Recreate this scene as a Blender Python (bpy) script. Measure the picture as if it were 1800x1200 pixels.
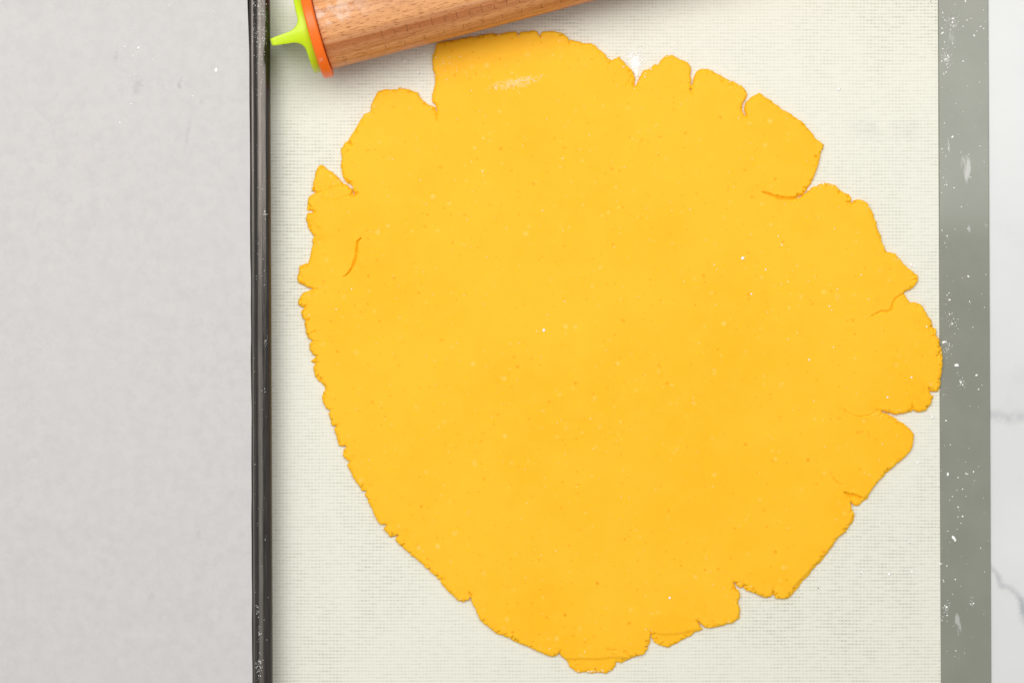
import bpy, bmesh, math, random
import numpy as np
from mathutils import Vector, Matrix

for o in list(bpy.data.objects):
    bpy.data.objects.remove(o, do_unlink=True)
scene = bpy.context.scene
col = scene.collection
rng = np.random.default_rng(7)
random.seed(7)

# ------------------------------------------------------------------ camera
D = 0.90                     # camera height over the counter (m)
PPM = 3400.0                 # photo pixels per metre at counter level
cam_d = bpy.data.cameras.new('camera')
cam_d.sensor_width = 36.0
cam_d.lens = 36.0 * D / (1800.0 / PPM)
cam_d.clip_start = 0.01
cam_d.clip_end = 50.0
cam = bpy.data.objects.new('camera', cam_d)
cam.location = (0, 0, D)
col.objects.link(cam)
scene.camera = cam
scene.render.resolution_x = 1024
scene.render.resolution_y = 682

# ------------------------------------------------------------------ world, lamps, exposure
world = bpy.data.worlds.new('World')
scene.world = world
world.use_nodes = True
bg = world.node_tree.nodes['Background']
bg.inputs['Color'].default_value = (0.97, 0.975, 1.0, 1)
bg.inputs['Strength'].default_value = 0.45

def area_lamp(name, x0, x1, y0, y1, z, power, colour, rot=(0, 0, 0)):
    d = bpy.data.lights.new(name, 'AREA')
    d.shape = 'RECTANGLE'
    d.size = x1 - x0
    d.size_y = y1 - y0
    d.energy = power
    d.color = colour
    o = bpy.data.objects.new(name, d)
    o.location = ((x0 + x1) / 2, (y0 + y1) / 2, z)
    o.rotation_euler = rot
    col.objects.link(o)
    return o
# big soft window light hanging over the far side of the counter
area_lamp('window_light', -0.95, 0.95, 0.150, 1.10, 1.40, 20.0, (1.0, 0.985, 0.955))
# weaker soft light from the left of the table
side = area_lamp('side_light', -0.6, 0.6, -0.7, 0.7, 1.15, 8.0, (1.0, 0.985, 0.955))
side.location = (-0.80, 0.10, 1.50)
side.rotation_euler = (math.radians(-4), math.radians(-28), 0)

scene.view_settings.view_transform = 'Standard'
scene.view_settings.look = 'None'
scene.view_settings.exposure = 0.0
scene.view_settings.gamma = 1.0
scene.view_settings.use_curve_mapping = False

scene.cycles.max_bounces = 6
scene.cycles.diffuse_bounces = 3
scene.cycles.glossy_bounces = 3
scene.cycles.transmission_bounces = 2

# ------------------------------------------------------------------ helpers
def W(px, py, z=0.0):
    """photo pixel -> point on the horizontal plane at height z"""
    s = (D - z) / D / PPM
    return ((px - 900.0) * s, (600.0 - py) * s)

def tag(o, label=None, cat=None, group=None, kind=None):
    if label: o['label'] = label
    if cat: o['category'] = cat
    if group: o['group'] = group
    if kind: o['kind'] = kind
    return o

def empty(name, loc, rz=0.0):
    o = bpy.data.objects.new(name, None)
    o.empty_display_size = 0.02
    o.location = loc
    o.rotation_euler = (0, 0, rz)
    col.objects.link(o)
    return o

def mesh_obj(name, verts, faces, mat, parent=None, smooth=True):
    me = bpy.data.meshes.new(name)
    me.from_pydata([tuple(v) for v in verts], [], faces)
    me.update()
    me.materials.append(mat)
    if smooth:
        me.polygons.foreach_set('use_smooth', [True] * len(me.polygons))
    o = bpy.data.objects.new(name, me)
    col.objects.link(o)
    if parent: o.parent = parent
    return o

def fix_normals(o):
    bm = bmesh.new(); bm.from_mesh(o.data)
    bmesh.ops.recalc_face_normals(bm, faces=bm.faces)
    bm.to_mesh(o.data); bm.free()

def vnoise(x, y, freq, seed):
    """smooth value noise in [-1,1], vectorised"""
    r = np.random.default_rng(seed)
    T = r.uniform(-1, 1, (256, 256))
    u = x * freq + 1000.3; v = y * freq + 1000.7
    iu = np.floor(u).astype(int); iv = np.floor(v).astype(int)
    fu = u - iu; fv = v - iv
    fu = fu * fu * (3 - 2 * fu); fv = fv * fv * (3 - 2 * fv)
    a = T[iu % 256, iv % 256]; b = T[(iu + 1) % 256, iv % 256]
    c = T[iu % 256, (iv + 1) % 256]; d = T[(iu + 1) % 256, (iv + 1) % 256]
    return (a * (1 - fu) + b * fu) * (1 - fv) + (c * (1 - fu) + d * fu) * fv

class NT:
    """small node-tree helper"""
    def __init__(self, name):
        self.m = bpy.data.materials.new(name)
        self.m.use_nodes = True
        self.t = self.m.node_tree
        self.b = self.t.nodes['Principled BSDF']
    def n(self, typ, **kw):
        nd = self.t.nodes.new(typ)
        for k, v in kw.items(): setattr(nd, k, v)
        return nd
    def link(self, a, b): self.t.links.new(a, b)
    def val(self, sock, v):
        if hasattr(v, 'is_output') or isinstance(v, bpy.types.NodeSocket): self.link(v, sock)
        else: sock.default_value = v
    def math(self, op, a, b=None, c=None, clamp=False):
        nd = self.n('ShaderNodeMath', operation=op, use_clamp=clamp)
        self.val(nd.inputs[0], a)
        if b is not None: self.val(nd.inputs[1], b)
        if c is not None: self.val(nd.inputs[2], c)
        return nd.outputs[0]
    def coords(self):
        return self.n('ShaderNodeTexCoord').outputs['Object']
    def sep(self, v):
        nd = self.n('ShaderNodeSeparateXYZ'); self.link(v, nd.inputs[0])
        return nd.outputs[0], nd.outputs[1], nd.outputs[2]
    def comb(self, x, y, z):
        nd = self.n('ShaderNodeCombineXYZ')
        for i, q in enumerate((x, y, z)): self.val(nd.inputs[i], q)
        return nd.outputs[0]
    def scale(self, v, s, off=(0, 0, 0)):
        nd = self.n('ShaderNodeMapping'); self.link(v, nd.inputs[0])
        nd.inputs['Scale'].default_value = s
        nd.inputs['Location'].default_value = off
        return nd.outputs[0]
    def noise(self, v, scale, detail=3.0, rough=0.55, dist=0.0):
        nd = self.n('ShaderNodeTexNoise'); self.link(v, nd.inputs['Vector'])
        nd.inputs['Scale'].default_value = scale
        nd.inputs['Detail'].default_value = detail
        nd.inputs['Roughness'].default_value = rough
        nd.inputs['Distortion'].default_value = dist
        return nd.outputs[0]
    def voro(self, v, scale, rand=1.0):
        nd = self.n('ShaderNodeTexVoronoi'); self.link(v, nd.inputs['Vector'])
        nd.inputs['Scale'].default_value = scale
        nd.inputs['Randomness'].default_value = rand
        return nd.outputs['Distance'], nd.outputs['Color']
    def ss(self, v, lo, hi, a=0.0, b=1.0):
        nd = self.n('ShaderNodeMapRange', interpolation_type='SMOOTHSTEP')
        self.val(nd.inputs[0], v)
        nd.inputs[1].default_value = lo; nd.inputs[2].default_value = hi
        nd.inputs[3].default_value = a; nd.inputs[4].default_value = b
        return nd.outputs[0]
    def mix(self, f, a, b):
        nd = self.n('ShaderNodeMix', data_type='RGBA')
        self.val(nd.inputs[0], f)
        for s, q in ((nd.inputs[6], a), (nd.inputs[7], b)):
            if isinstance(q, tuple): s.default_value = (*q, 1) if len(q) == 3 else q
            else: self.link(q, s)
        return nd.outputs[2]
    def bump(self, h, strength, dist):
        nd = self.n('ShaderNodeBump')
        nd.inputs['Strength'].default_value = strength
        nd.inputs['Distance'].default_value = dist
        self.link(h, nd.inputs['Height'])
        self.link(nd.outputs[0], self.b.inputs['Normal'])
        return nd
    def blob(self, x, y, cx, cy, rx, ry, ang=0.0):
        """1 in the middle of an ellipse, 0 outside"""
        c, s = math.cos(ang), math.sin(ang)
        dx = self.math('SUBTRACT', x, cx); dy = self.math('SUBTRACT', y, cy)
        u = self.math('ADD', self.math('MULTIPLY', dx, c / rx), self.math('MULTIPLY', dy, s / rx))
        v = self.math('ADD', self.math('MULTIPLY', dx, -s / ry), self.math('MULTIPLY', dy, c / ry))
        r = self.math('SQRT', self.math('ADD', self.math('MULTIPLY', u, u), self.math('MULTIPLY', v, v)))
        return self.ss(r, 0.0, 1.0, 1.0, 0.0)
    def set(self, **kw):
        names = {'base': 'Base Color', 'rough': 'Roughness', 'metal': 'Metallic', 'spec': 'Specular IOR Level',
                 'sss': 'Subsurface Weight', 'sssr': 'Subsurface Radius', 'ssss': 'Subsurface Scale', 'coat': 'Coat Weight', 'coatr': 'Coat Roughness'}
        for k, v in kw.items():
            s = self.b.inputs[names[k]]
            if isinstance(v, bpy.types.NodeSocket): self.link(v, s)
            elif k == 'base': s.default_value = (*v, 1)
            else: s.default_value = v
        return self.m

# ------------------------------------------------------------------ materials
def mat_marble():
    q = NT('marble')
    co = q.coords(); x, y, z = q.sep(co)
    n1 = q.noise(co, 6.0, 5, 0.6)
    n2 = q.noise(co, 60.0, 5, 0.6)
    n3 = q.noise(co, 260.0, 4, 0.65)
    # soft cloudy ground
    nm = q.noise(q.scale(co, (1, 1, 1), (4, 1, 0)), 22.0, 5, 0.62)
    base = q.mix(q.ss(n1, 0.35, 0.7), (0.69, 0.698, 0.685), (0.64, 0.648, 0.638))
    base = q.mix(q.ss(nm, 0.5, 0.75, 0, 0.5), base, (0.57, 0.58, 0.58))
    # general thin veins: zero crossing of a warped noise
    w = q.noise(q.scale(co, (1, 1.8, 1), (3.1, 0.4, 0)), 3.2, 6, 0.6, 0.6)
    ridge = q.math('ABSOLUTE', q.math('SUBTRACT', w, 0.5))
    vein = q.math('MULTIPLY', q.ss(ridge, 0.0, 0.012, 1.0, 0.0), q.ss(n1, 0.5, 0.62))
    # keep these away from the strip where the individual veins lie
    vein = q.math('MULTIPLY', vein, q.ss(x, 0.30, 0.36))
    base = q.mix(q.math('MULTIPLY', vein, 0.5), base, (0.36, 0.37, 0.385))
    def line(pts, width, amp, strength):
        nonlocal base
        wob = q.math('MULTIPLY', q.math('SUBTRACT', n2, 0.5), amp)
        wob2 = q.math('MULTIPLY', q.math('SUBTRACT', n3, 0.5), amp * 0.6)
        best = None
        for (p, r) in zip(pts[:-1], pts[1:]):
            (ax, ay), (bx, by) = W(*p), W(*r)
            L = math.hypot(bx - ax, by - ay); ux, uy = (bx - ax) / L, (by - ay) / L
            dx = q.math('ADD', q.math('SUBTRACT', x, ax), wob2); dy = q.math('ADD', q.math('SUBTRACT', y, ay), wob)
            t = q.math('ADD', q.math('MULTIPLY', dx, ux), q.math('MULTIPLY', dy, uy))
            t = q.math('MINIMUM', q.math('MAXIMUM', t, 0.0), L)
            ex = q.math('SUBTRACT', dx, q.math('MULTIPLY', t, ux)); ey = q.math('SUBTRACT', dy, q.math('MULTIPLY', t, uy))
            d = q.math('SQRT', q.math('ADD', q.math('MULTIPLY', ex, ex), q.math('MULTIPLY', ey, ey)))
            best = d if best is None else q.math('MINIMUM', best, d)
        m = q.ss(best, 0.0, width, 1.0, 0.0)
        m = q.math('MULTIPLY', m, q.ss(n3, 0.3, 0.62, 0.35, 1.0))
        base = q.mix(q.math('MULTIPLY', m, strength), base, (0.33, 0.34, 0.36))
    line([(1700, 722), (1745, 730), (1775, 736), (1800, 728), (1860, 735)], 0.0048, 0.004, 0.42)
    line([(1700, 980), (1742, 998), (1756, 1014), (1758, 1028), (1778, 1033), (1795, 1050), (1800, 1075), (1840, 1110)], 0.0027, 0.006, 0.55)
    line([(1798, 1060), (1800, 1085), (1812, 1100)], 0.0042, 0.005, 0.45)
    q.bump(n3, 0.02, 0.0005)
    return q.set(base=base, rough=0.32, spec=0.3)

def mat_mesh():
    """glass-fibre weave under clear silicone"""
    q = NT('silicone_weave')
    co = q.coords(); x, y, z = q.sep(co)
    wob = q.noise(co, 22.0, 2, 0.5)
    wx = q.math('MULTIPLY', q.math('SUBTRACT', wob, 0.5), 0.0009)
    w2 = q.noise(q.scale(co, (1, 1, 1), (5, 7, 0)), 17.0, 2, 0.5)
    wy = q.math('MULTIPLY', q.math('SUBTRACT', w2, 0.5), 0.0011)
    X = q.math('MULTIPLY', q.math('ADD', x, wx), 2 * math.pi / 0.00185)
    Y = q.math('MULTIPLY', q.math('ADD', y, wy), 2 * math.pi / 0.00173)
    odd = q.math('FLOORED_MODULO', q.math('FLOOR', q.math('DIVIDE', q.math('ADD', Y, math.pi / 2), 2 * math.pi)), 2.0)
    X = q.math('ADD', X, q.math('MULTIPLY', odd, 0.5))
    sy = q.math('SINE', Y); sx = q.math('SINE', X)
    row = q.ss(sy, -0.9, 0.9)                       # weft threads: bright rows
    cell = q.math('MULTIPLY', q.ss(sx, -0.6, 0.7), q.math('SUBTRACT', 1.0, row))   # gaps between the warp threads
    fine = q.noise(co, 1500.0, 3, 0.6)
    big = q.noise(co, 9.0, 3, 0.55)
    mid = q.noise(q.scale(co, (1, 0.35, 1)), 55.0, 3, 0.55)
    thr = q.noise(q.scale(co, (0.35, 1, 1)), 620.0, 2, 0.6)
    con = q.math('MULTIPLY', q.ss(big, 0.36, 0.62, 0.5, 1.0), q.ss(mid, 0.3, 0.7, 0.6, 1.0))
    con = q.math('MULTIPLY', con, q.ss(thr, 0.3, 0.7, 0.35, 1.25))
    dark = q.math('ADD', q.math('MULTIPLY', q.math('SUBTRACT', 1.0, row), 0.42), q.math('MULTIPLY', cell, 0.55))
    dark = q.math('MULTIPLY', dark, con)
    base = q.mix(dark, (0.745, 0.736, 0.638), (0.485, 0.478, 0.388))
    base = q.mix(q.ss(fine, 0.55, 0.8, 0, 0.35), base, (0.86, 0.84, 0.76))
    # a few greyish greasy smudges
    sm = q.math('MULTIPLY', q.blob(x, y, *W(1560, 225), 0.038, 0.009), q.ss(mid, 0.4, 0.65))
    base = q.mix(q.math('MULTIPLY', sm, 0.28), base, (0.42, 0.42, 0.40))
    h = q.math('ADD', q.math('MULTIPLY', row, 0.7), q.math('MULTIPLY', q.ss(sx, -0.8, 0.8), 0.3))
    q.bump(h, 0.25, 0.00012)
    return q.set(base=base, rough=0.45, spec=0.22)

def mat_border():
    q = NT('grey_silicone')
    co = q.coords(); x, y, z = q.sep(co)
    n = q.noise(co, 40.0, 4, 0.6)
    f = q.noise(co, 900.0, 3, 0.7)
    base = q.mix(q.ss(n, 0.35, 0.7), (0.228, 0.237, 0.193), (0.248, 0.255, 0.210))
    # dusty film and smears of flour
    st = q.noise(q.scale(co, (1, 0.22, 1)), 330.0, 4, 0.65)
    film = q.math('MULTIPLY', q.ss(q.noise(q.scale(co, (1, .6, 1), (2, 5, 0)), 28.0, 3, 0.6), 0.55, 0.75), q.ss(f, 0.5, 0.75))
    base = q.mix(q.math('MULTIPLY', film, 0.12), base, (0.72, 0.72, 0.68))
    for (px, py, rx, ry, s) in ((1697, 296, 0.0042, 0.011, 0.45), (1683, 1095, 0.0022, 0.008, 0.4), (1668, 72, 0.004, 0.007, 0.3),
                                (1667, 258, 0.0006, 0.007, 0.3), (1702, 402, 0.0012, 0.003, 0.35)):
        m = q.math('MULTIPLY', q.blob(x, y, *W(px, py), rx, ry, 0.12), q.ss(st, 0.34, 0.62))
        base = q.mix(q.math('MULTIPLY', q.ss(m, 0.05, 0.5), s), base, (0.70, 0.70, 0.67))
    q.bump(f, 0.03, 0.0001)
    return q.set(base=base, rough=0.10, spec=0.42)

def mat_paper():
    q = NT('parchment')
    co = q.coords(); x, y, z = q.sep(co)
    a = q.noise(co, 150.0, 4, 0.65)
    b = q.noise(q.scale(co, (1, 1, 1), (9, 2, 0)), 190.0, 4, 0.65)
    f = q.noise(q.scale(co, (1, 0.5, 1)), 1300.0, 3, 0.7)
    g = q.noise(co, 11.0, 2, 0.5)
    base = q.mix(q.ss(a, 0.3, 0.7), (0.570, 0.546, 0.532), (0.540, 0.519, 0.507))
    base = q.mix(q.ss(b, 0.42, 0.7, 0, 0.6), base, (0.50, 0.484, 0.476))
    base = q.mix(q.ss(g, 0.35, 0.7, 0, 0.3), base, (0.552, 0.540, 0.530))
    base = q.mix(q.ss(f, 0.55, 0.75, 0, 0.5), base, (0.455, 0.442, 0.43))
    base = q.mix(q.ss(f, 0.4, 0.2, 0, 0.3), base, (0.63, 0.61, 0.595))
    # faint grease spots
    sp = q.noise(co, 420.0, 4, 0.7)
    for (px, py, rx, ry, s) in ((245, 155, 0.005, 0.0075, 0.5), (321, 150, 0.0025, 0.0055, 0.75), (207, 98, 0.0022, 0.0065, 0.6),
                                (361, 185, 0.0018, 0.003, 0.5), (335, 240, 0.002, 0.014, 0.35), (270, 1045, 0.003, 0.004, 0.45), (355, 935, 0.002, 0.004, 0.35)):
        m = q.math('MULTIPLY', q.blob(x, y, *W(px, py), rx, ry, -0.15), q.ss(sp, 0.36, 0.62))
        base = q.mix(q.math('MULTIPLY', q.ss(m, 0.08, 0.6), s * 0.55), base, (0.30, 0.30, 0.30))
    q.bump(q.math('ADD', q.math('MULTIPLY', b, 0.6), q.math('MULTIPLY', f, 0.4)), 0.12, 0.0003)
    return q.set(base=base, rough=0.6, spec=0.25)

def mat_pan():
    q = NT('dark_nonstick_steel')
    co = q.coords()
    n = q.noise(q.scale(co, (1, 0.04, 1)), 1400.0, 3, 0.6)
    f = q.noise(co, 1600.0, 3, 0.7)
    m = q.noise(co, 120.0, 3, 0.6)
    base = q.mix(q.ss(n, 0.35, 0.7), (0.066, 0.058, 0.051), (0.098, 0.088, 0.079))
    base = q.mix(q.math('MULTIPLY', q.ss(f, 0.66, 0.76), q.ss(m, 0.5, 0.7)), base, (0.30, 0.28, 0.25))
    q.bump(q.math('ADD', n, f), 0.05, 0.0001)
    return q.set(base=base, rough=q.ss(n, 0.3, 0.7, 0.14, 0.22), metal=0.85)

def mat_dough():
    q = NT('cheese_dough')
    co = q.coords(); x, y, z = q.sep(co)
    big = q.noise(co, 14.0, 3, 0.55)
    mid = q.noise(co, 90.0, 4, 0.6)
    fine = q.noise(co, 700.0, 3, 0.6)
    streak = q.noise(q.scale(co, (1, 0.25, 1)), 160.0, 3, 0.55)
    base = q.mix(q.ss(big, 0.35, 0.68), (0.96, 0.506, 0.018), (0.96, 0.478, 0.010))
    base = q.mix(q.ss(mid, 0.4, 0.75, 0, 0.4), base, (0.96, 0.526, 0.028))
    base = q.mix(q.ss(streak, 0.62, 0.8, 0, 0.3), base, (0.95, 0.43, 0.005))
    warp = q.noise(co, 500.0, 2, 0.5)
    def warped(off):
        nd = q.n('ShaderNodeVectorMath', operation='ADD')
        q.link(q.scale(co, (1, 1, 0), off), nd.inputs[0])
        c = q.comb(q.math('MULTIPLY', q.math('SUBTRACT', warp, 0.5), 0.0016), q.math('MULTIPLY', q.math('SUBTRACT', mid, 0.5), 0.003), 0.0)
        q.link(c, nd.inputs[1])
        return nd.outputs[0]
    def specks(scale, off, r0, r1, keep, colr, s):
        nonlocal base
        d, c = q.voro(warped(off), scale)
        r, g, b_ = q.sep(c)
        big_r = q.math('MULTIPLY', q.ss(d, r0, r1, 1.0, 0.0), q.ss(r, keep, keep + 0.12))
        base = q.mix(q.math('MULTIPLY', big_r, q.math('MULTIPLY', g, s)), base, colr)
    pale, deep = (0.96, 0.62, 0.15), (0.82, 0.335, 0.001)
    specks(105.0, (0, 0, 0), 0.04, 0.20, 0.30, pale, 0.62)        # fat / flour flecks
    specks(150.0, (0.45, 0.8, 0), 0.04, 0.20, 0.40, pale, 0.55)
    specks(230.0, (0.3, 0.1, 0), 0.05, 0.22, 0.45, pale, 0.55)
    specks(125.0, (0.7, 0.9, 0), 0.03, 0.17, 0.35, deep, 1.0)     # denser cheese specks
    specks(180.0, (3.7, 1.9, 0), 0.03, 0.18, 0.45, deep, 0.9)
    specks(260.0, (1.7, 0.2, 0), 0.06, 0.22, 0.45, deep, 0.8)
    specks(60.0, (2.7, 1.2, 0), 0.02, 0.06, 0.85, (0.93, 0.76, 0.42), 0.9)
    # faint smear of flour near the top
    st = q.noise(q.scale(co, (0.6, 1, 1)), 520.0, 4, 0.7)
    m = q.math('MULTIPLY', q.blob(x, y, *W(905, 146, 0.004), 0.0215, 0.0048, 0.20), q.ss(st, 0.38, 0.62))
    base = q.mix(q.math('MULTIPLY', q.ss(m, 0.05, 0.65), 0.40), base, (0.86, 0.68, 0.36))
    h = q.math('ADD', q.math('MULTIPLY', mid, 0.5), q.math('MULTIPLY', fine, 0.25))
    q.bump(h, 0.28, 0.0005)
    return q.set(base=base, rough=0.55, spec=0.18, sss=0.5, sssr=(1.0, 0.36, 0.05), ssss=0.0028)

def mat_wood():
    q = NT('beech_wood')
    co = q.coords(); x, y, z = q.sep(co)
    # the roller axis is x; growth rings are tilted planes through the stock
    ring_c = q.scale(co, (3.0, 125.0, 100.0), (0.3, 1.9, 0.4))
    ring = q.noise(ring_c, 1.0, 3, 0.55, 0.6)
    ring2 = q.noise(q.scale(co, (5, 420, 420)), 1.0, 3, 0.6)
    base = q.mix(q.ss(ring, 0.38, 0.62), (0.73, 0.355, 0.145), (0.42, 0.140, 0.040))
    base = q.mix(q.ss(ring2, 0.5, 0.75, 0, 0.55), base, (0.40, 0.135, 0.045))
    base = q.mix(q.ss(ring2, 0.45, 0.25, 0, 0.45), base, (0.74, 0.44, 0.25))
    # short dark medullary flecks along the grain
    fl = q.noise(q.scale(co, (300, 1900, 1900), (0.2, 0, 0)), 1.0, 2, 0.5)
    base = q.mix(q.ss(fl, 0.53, 0.67, 0, 0.72), base, (0.29, 0.09, 0.026))
    # engraved ruler
    ang = q.math('ARCTAN2', q.math('MULTIPLY', y, -1.0), z)
    def ticks(u0, step, a0, a1, half):
        t = q.math('DIVIDE', q.math('SUBTRACT', x, u0), step)
        fr = q.math('ABSOLUTE', q.math('SUBTRACT', t, q.math('ROUND', t)))
        m = q.math('LESS_THAN', fr, half / step)
        m = q.math('MULTIPLY', m, q.math('GREATER_THAN', x, u0 - 0.001))
        m = q.math('MULTIPLY', m, q.math('LESS_THAN', x, 0.325))
        m = q.math('MULTIPLY', m, q.math('GREATER_THAN', ang, math.radians(a0)))
        return q.math('MULTIPLY', m, q.math('LESS_THAN', ang, math.radians(a1)))
    tk = ticks(0.0293, 0.01270, 34, 47, 0.00019)
    tk = q.math('MAXIMUM', tk, ticks(0.0293 + 0.00635, 0.01270, 40, 47, 0.00019))
    tk = q.math('MAXIMUM', tk, ticks(0.0293, 0.0100, 59, 69, 0.00019))
    wear = q.noise(co, 900.0, 3, 0.6)
    base = q.mix(q.math('MULTIPLY', tk, q.ss(wear, 0.3, 0.6, 0.35, 0.8)), base, (0.15, 0.05, 0.02))
    # rubbed-in flour near the end
    fl1 = q.noise(q.scale(co, (1, 1, 1), (1, 4, 2)), 160.0, 4, 0.6)
    fm = q.math('MULTIPLY', q.ss(x, 0.0, 0.035, 1.0, 0.0), q.ss(ang, math.radians(14), math.radians(2)))
    fm = q.math('MULTIPLY', fm, q.ss(fl1, 0.42, 0.6))
    base = q.mix(q.math('MULTIPLY', fm, 0.5), base, (0.82, 0.72, 0.62))
    q.bump(q.math('SUBTRACT', 1.0, fl), 0.22, 0.0002)
    return q.set(base=base, rough=0.42, spec=0.35)

def mat_plastic(name, c, c2, floury):
    q = NT(name)
    co = q.coords()
    n = q.noise(co, 260.0, 4, 0.6)
    f = q.noise(q.scale(co, (1, 1, 1), (3.3, 1.2, 0.5)), 85.0, 4, 0.65)
    base = q.mix(q.ss(n, 0.3, 0.7), c, c2)
    if floury:
        base = q.mix(q.ss(f, 0.60, 0.72, 0, 0.55), base, (0.85, 0.66, 0.52))
        base = q.mix(q.ss(n, 0.68, 0.74, 0, 0.5), base, (0.85, 0.70, 0.58))
    q.bump(n, 0.05, 0.0003)
    return q.set(base=base, rough=0.34, spec=0.45, sss=0.25, sssr=(1.0, 0.8, 0.2), ssss=0.003)

def mat_flour():
    q = NT('flour')
    return q.set(base=(0.94, 0.93, 0.90), rough=0.9, spec=0.1)

def mat_speck():
    q = NT('dark_speck')
    return q.set(base=(0.06, 0.045, 0.04), rough=0.8)

M_marble, M_mesh, M_border, M_paper, M_pan = mat_marble(), mat_mesh(), mat_border(), mat_paper(), mat_pan()
M_dough, M_wood, M_flour, M_speck = mat_dough(), mat_wood(), mat_flour(), mat_speck()
M_orange = mat_plastic('orange_plastic', (0.92, 0.15, 0.004), (0.90, 0.165, 0.007), True)
M_green = mat_plastic('green_plastic', (0.53, 0.72, 0.003), (0.55, 0.74, 0.004), False)

# ------------------------------------------------------------------ countertop
ct = mesh_obj('countertop', [(-1.5, -1, 0), (1.5, -1, 0), (1.5, 1, 0), (-1.5, 1, 0),
                             (-1.5, -1, -0.03), (1.5, -1, -0.03), (1.5, 1, -0.03), (-1.5, 1, -0.03)],
              [(0, 1, 2, 3), (7, 6, 5, 4), (0, 4, 5, 1), (1, 5, 6, 2), (2, 6, 7, 3), (3, 7, 4, 0)], M_marble, smooth=False)
tag(ct, 'white marble countertop with thin grey veins under the mat', kind='structure')

# ------------------------------------------------------------------ silicone baking mat
MAT_T = 0.0011
BW = 0.0259
rot = math.radians(0.25)
xr, yr = W(1740.0, 600, MAT_T)               # right edge at mid height
mat_w, mat_h = 0.400, 0.600
mat_root = empty('baking_mat', (0, 0, 0))
tag(mat_root, 'cream woven silicone baking mat with a grey border lying on the marble', 'baking mat')

def slab(x0, x1, y0, y1, z0, z1, bev=0.0003):
    v = [(x0, y0, z0), (x1, y0, z0), (x1, y1, z0), (x0, y1, z0),
         (x0, y0, z1 - bev), (x1, y0, z1 - bev), (x1, y1, z1 - bev), (x0, y1, z1 - bev),
         (x0 + bev, y0 + bev, z1), (x1 - bev, y0 + bev, z1), (x1 - bev, y1 - bev, z1), (x0 + bev, y1 - bev, z1)]
    f = [(3, 2, 1, 0), (8, 9, 10, 11)]
    for i in range(4):
        j = (i + 1) % 4
        f += [(i, j, j + 4, i + 4), (i + 4, j + 4, j + 8, i + 8)]
    return v, f
def rotmat(vs):
    c, s = math.cos(rot), math.sin(rot)
    return [(xr + c * (x - 0) - s * y, yr + s * x + c * y, z) for (x, y, z) in vs]
v, f = slab(-mat_w + BW, -BW, -mat_h / 2 + BW, mat_h / 2 - BW, 0.0, MAT_T)
panel = mesh_obj('woven_panel', rotmat(v), f, M_mesh, mat_root, smooth=False)
panel['label'] = 'cream woven centre of the mat'
# border ring with a small bevel on the outer and inner edges
def ring_border():
    b = 0.0004
    T = MAT_T + 0.0002
    outs = [(0.0, 0.0), (0.0, T - b), (b, T), (BW - 0.0003, T), (BW - 0.00002, T - 0.0002), (BW - 0.00002, 0.0)]
    vs, fs = [], []
    N = 10; R = 0.006
    def loop(inset):
        x0, x1, y0, y1 = -mat_w + inset, -inset, -mat_h / 2 + inset, mat_h / 2 - inset
        r = max(R - inset, 0.0004)
        pts = []
        for (cx, cy, a0) in ((x1 - r, y1 - r, 0), (x0 + r, y1 - r, 90), (x0 + r, y0 + r, 180), (x1 - r, y0 + r, 270)):
            for k in range(N + 1):
                a = math.radians(a0 + 90 * k / N)
                pts.append((cx + r * math.cos(a), cy + r * math.sin(a)))
        return pts
    for (ins, z) in outs:
        vs += [(x, y, z) for (x, y) in loop(ins)]
    n = 4 * (N + 1)
    for i in range(len(outs) - 1):
        for k in range(n):
            k2 = (k + 1) % n
            fs.append((i * n + k, i * n + k2, (i + 1) * n + k2, (i + 1) * n + k))
    return vs, fs
v, f = ring_border()
bor = mesh_obj('border', rotmat(v), f, M_border, mat_root, smooth=False)
fix_normals(bor)
bor['label'] = 'flat grey silicone border dusted with flour'

# ------------------------------------------------------------------ baking sheet (pan) on the left
PZ = MAT_T + 0.0003                            # rests on the mat's border
RA, RB = 0.0045, 0.0036                        # rolled rim half width / half height
RIM_Z = PZ + 0.0125
prx, pry = W(477.5, 600, RIM_Z)                # outer edge of the rim at mid height
PAN_W, PAN_Y0, PAN_Y1 = 0.33, -0.265, 0.205    # extents (the far corner lies just outside the frame)
prot = math.radians(0.22)
pan_root = empty('baking_sheet', (0, 0, 0))
tag(pan_root, 'dark nonstick baking sheet with rolled rim left of the dough', 'baking sheet')
def pan_loop(inset, R=0.030, N=14):
    x0, x1, y0, y1 = -PAN_W + inset, -inset, PAN_Y0 + inset, PAN_Y1 - inset
    r = max(R - inset, 0.004)
    pts = []
    for (cx, cy, a0) in ((x1 - r, y1 - r, 0), (x0 + r, y1 - r, 90), (x0 + r, y0 + r, 180), (x1 - r, y0 + r, 270)):
        for k in range(N + 1):
            a = math.radians(a0 + 90 * k / N)
            pts.append((cx + r * math.cos(a), cy + r * math.sin(a)))
    c, s = math.cos(prot), math.sin(prot)
    return [(prx + c * x - s * y, pry + s * x + c * y) for (x, y) in pts]
def loft(profile, closed=False, cap=False):
    vs, fs = [], []
    for (ins, z) in profile:
        L = pan_loop(ins)
        vs += [(x, y, z) for (x, y) in L]
    n = len(L); m = len(profile)
    for i in range(m if closed else m - 1):
        i2 = (i + 1) % m
        for k in range(n):
            k2 = (k + 1) % n
            fs.append((i * n + k, i * n + k2, i2 * n + k2, i2 * n + k))
    if cap: fs.append(tuple((m - 1) * n + k for k in range(n)))
    return vs, fs
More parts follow.
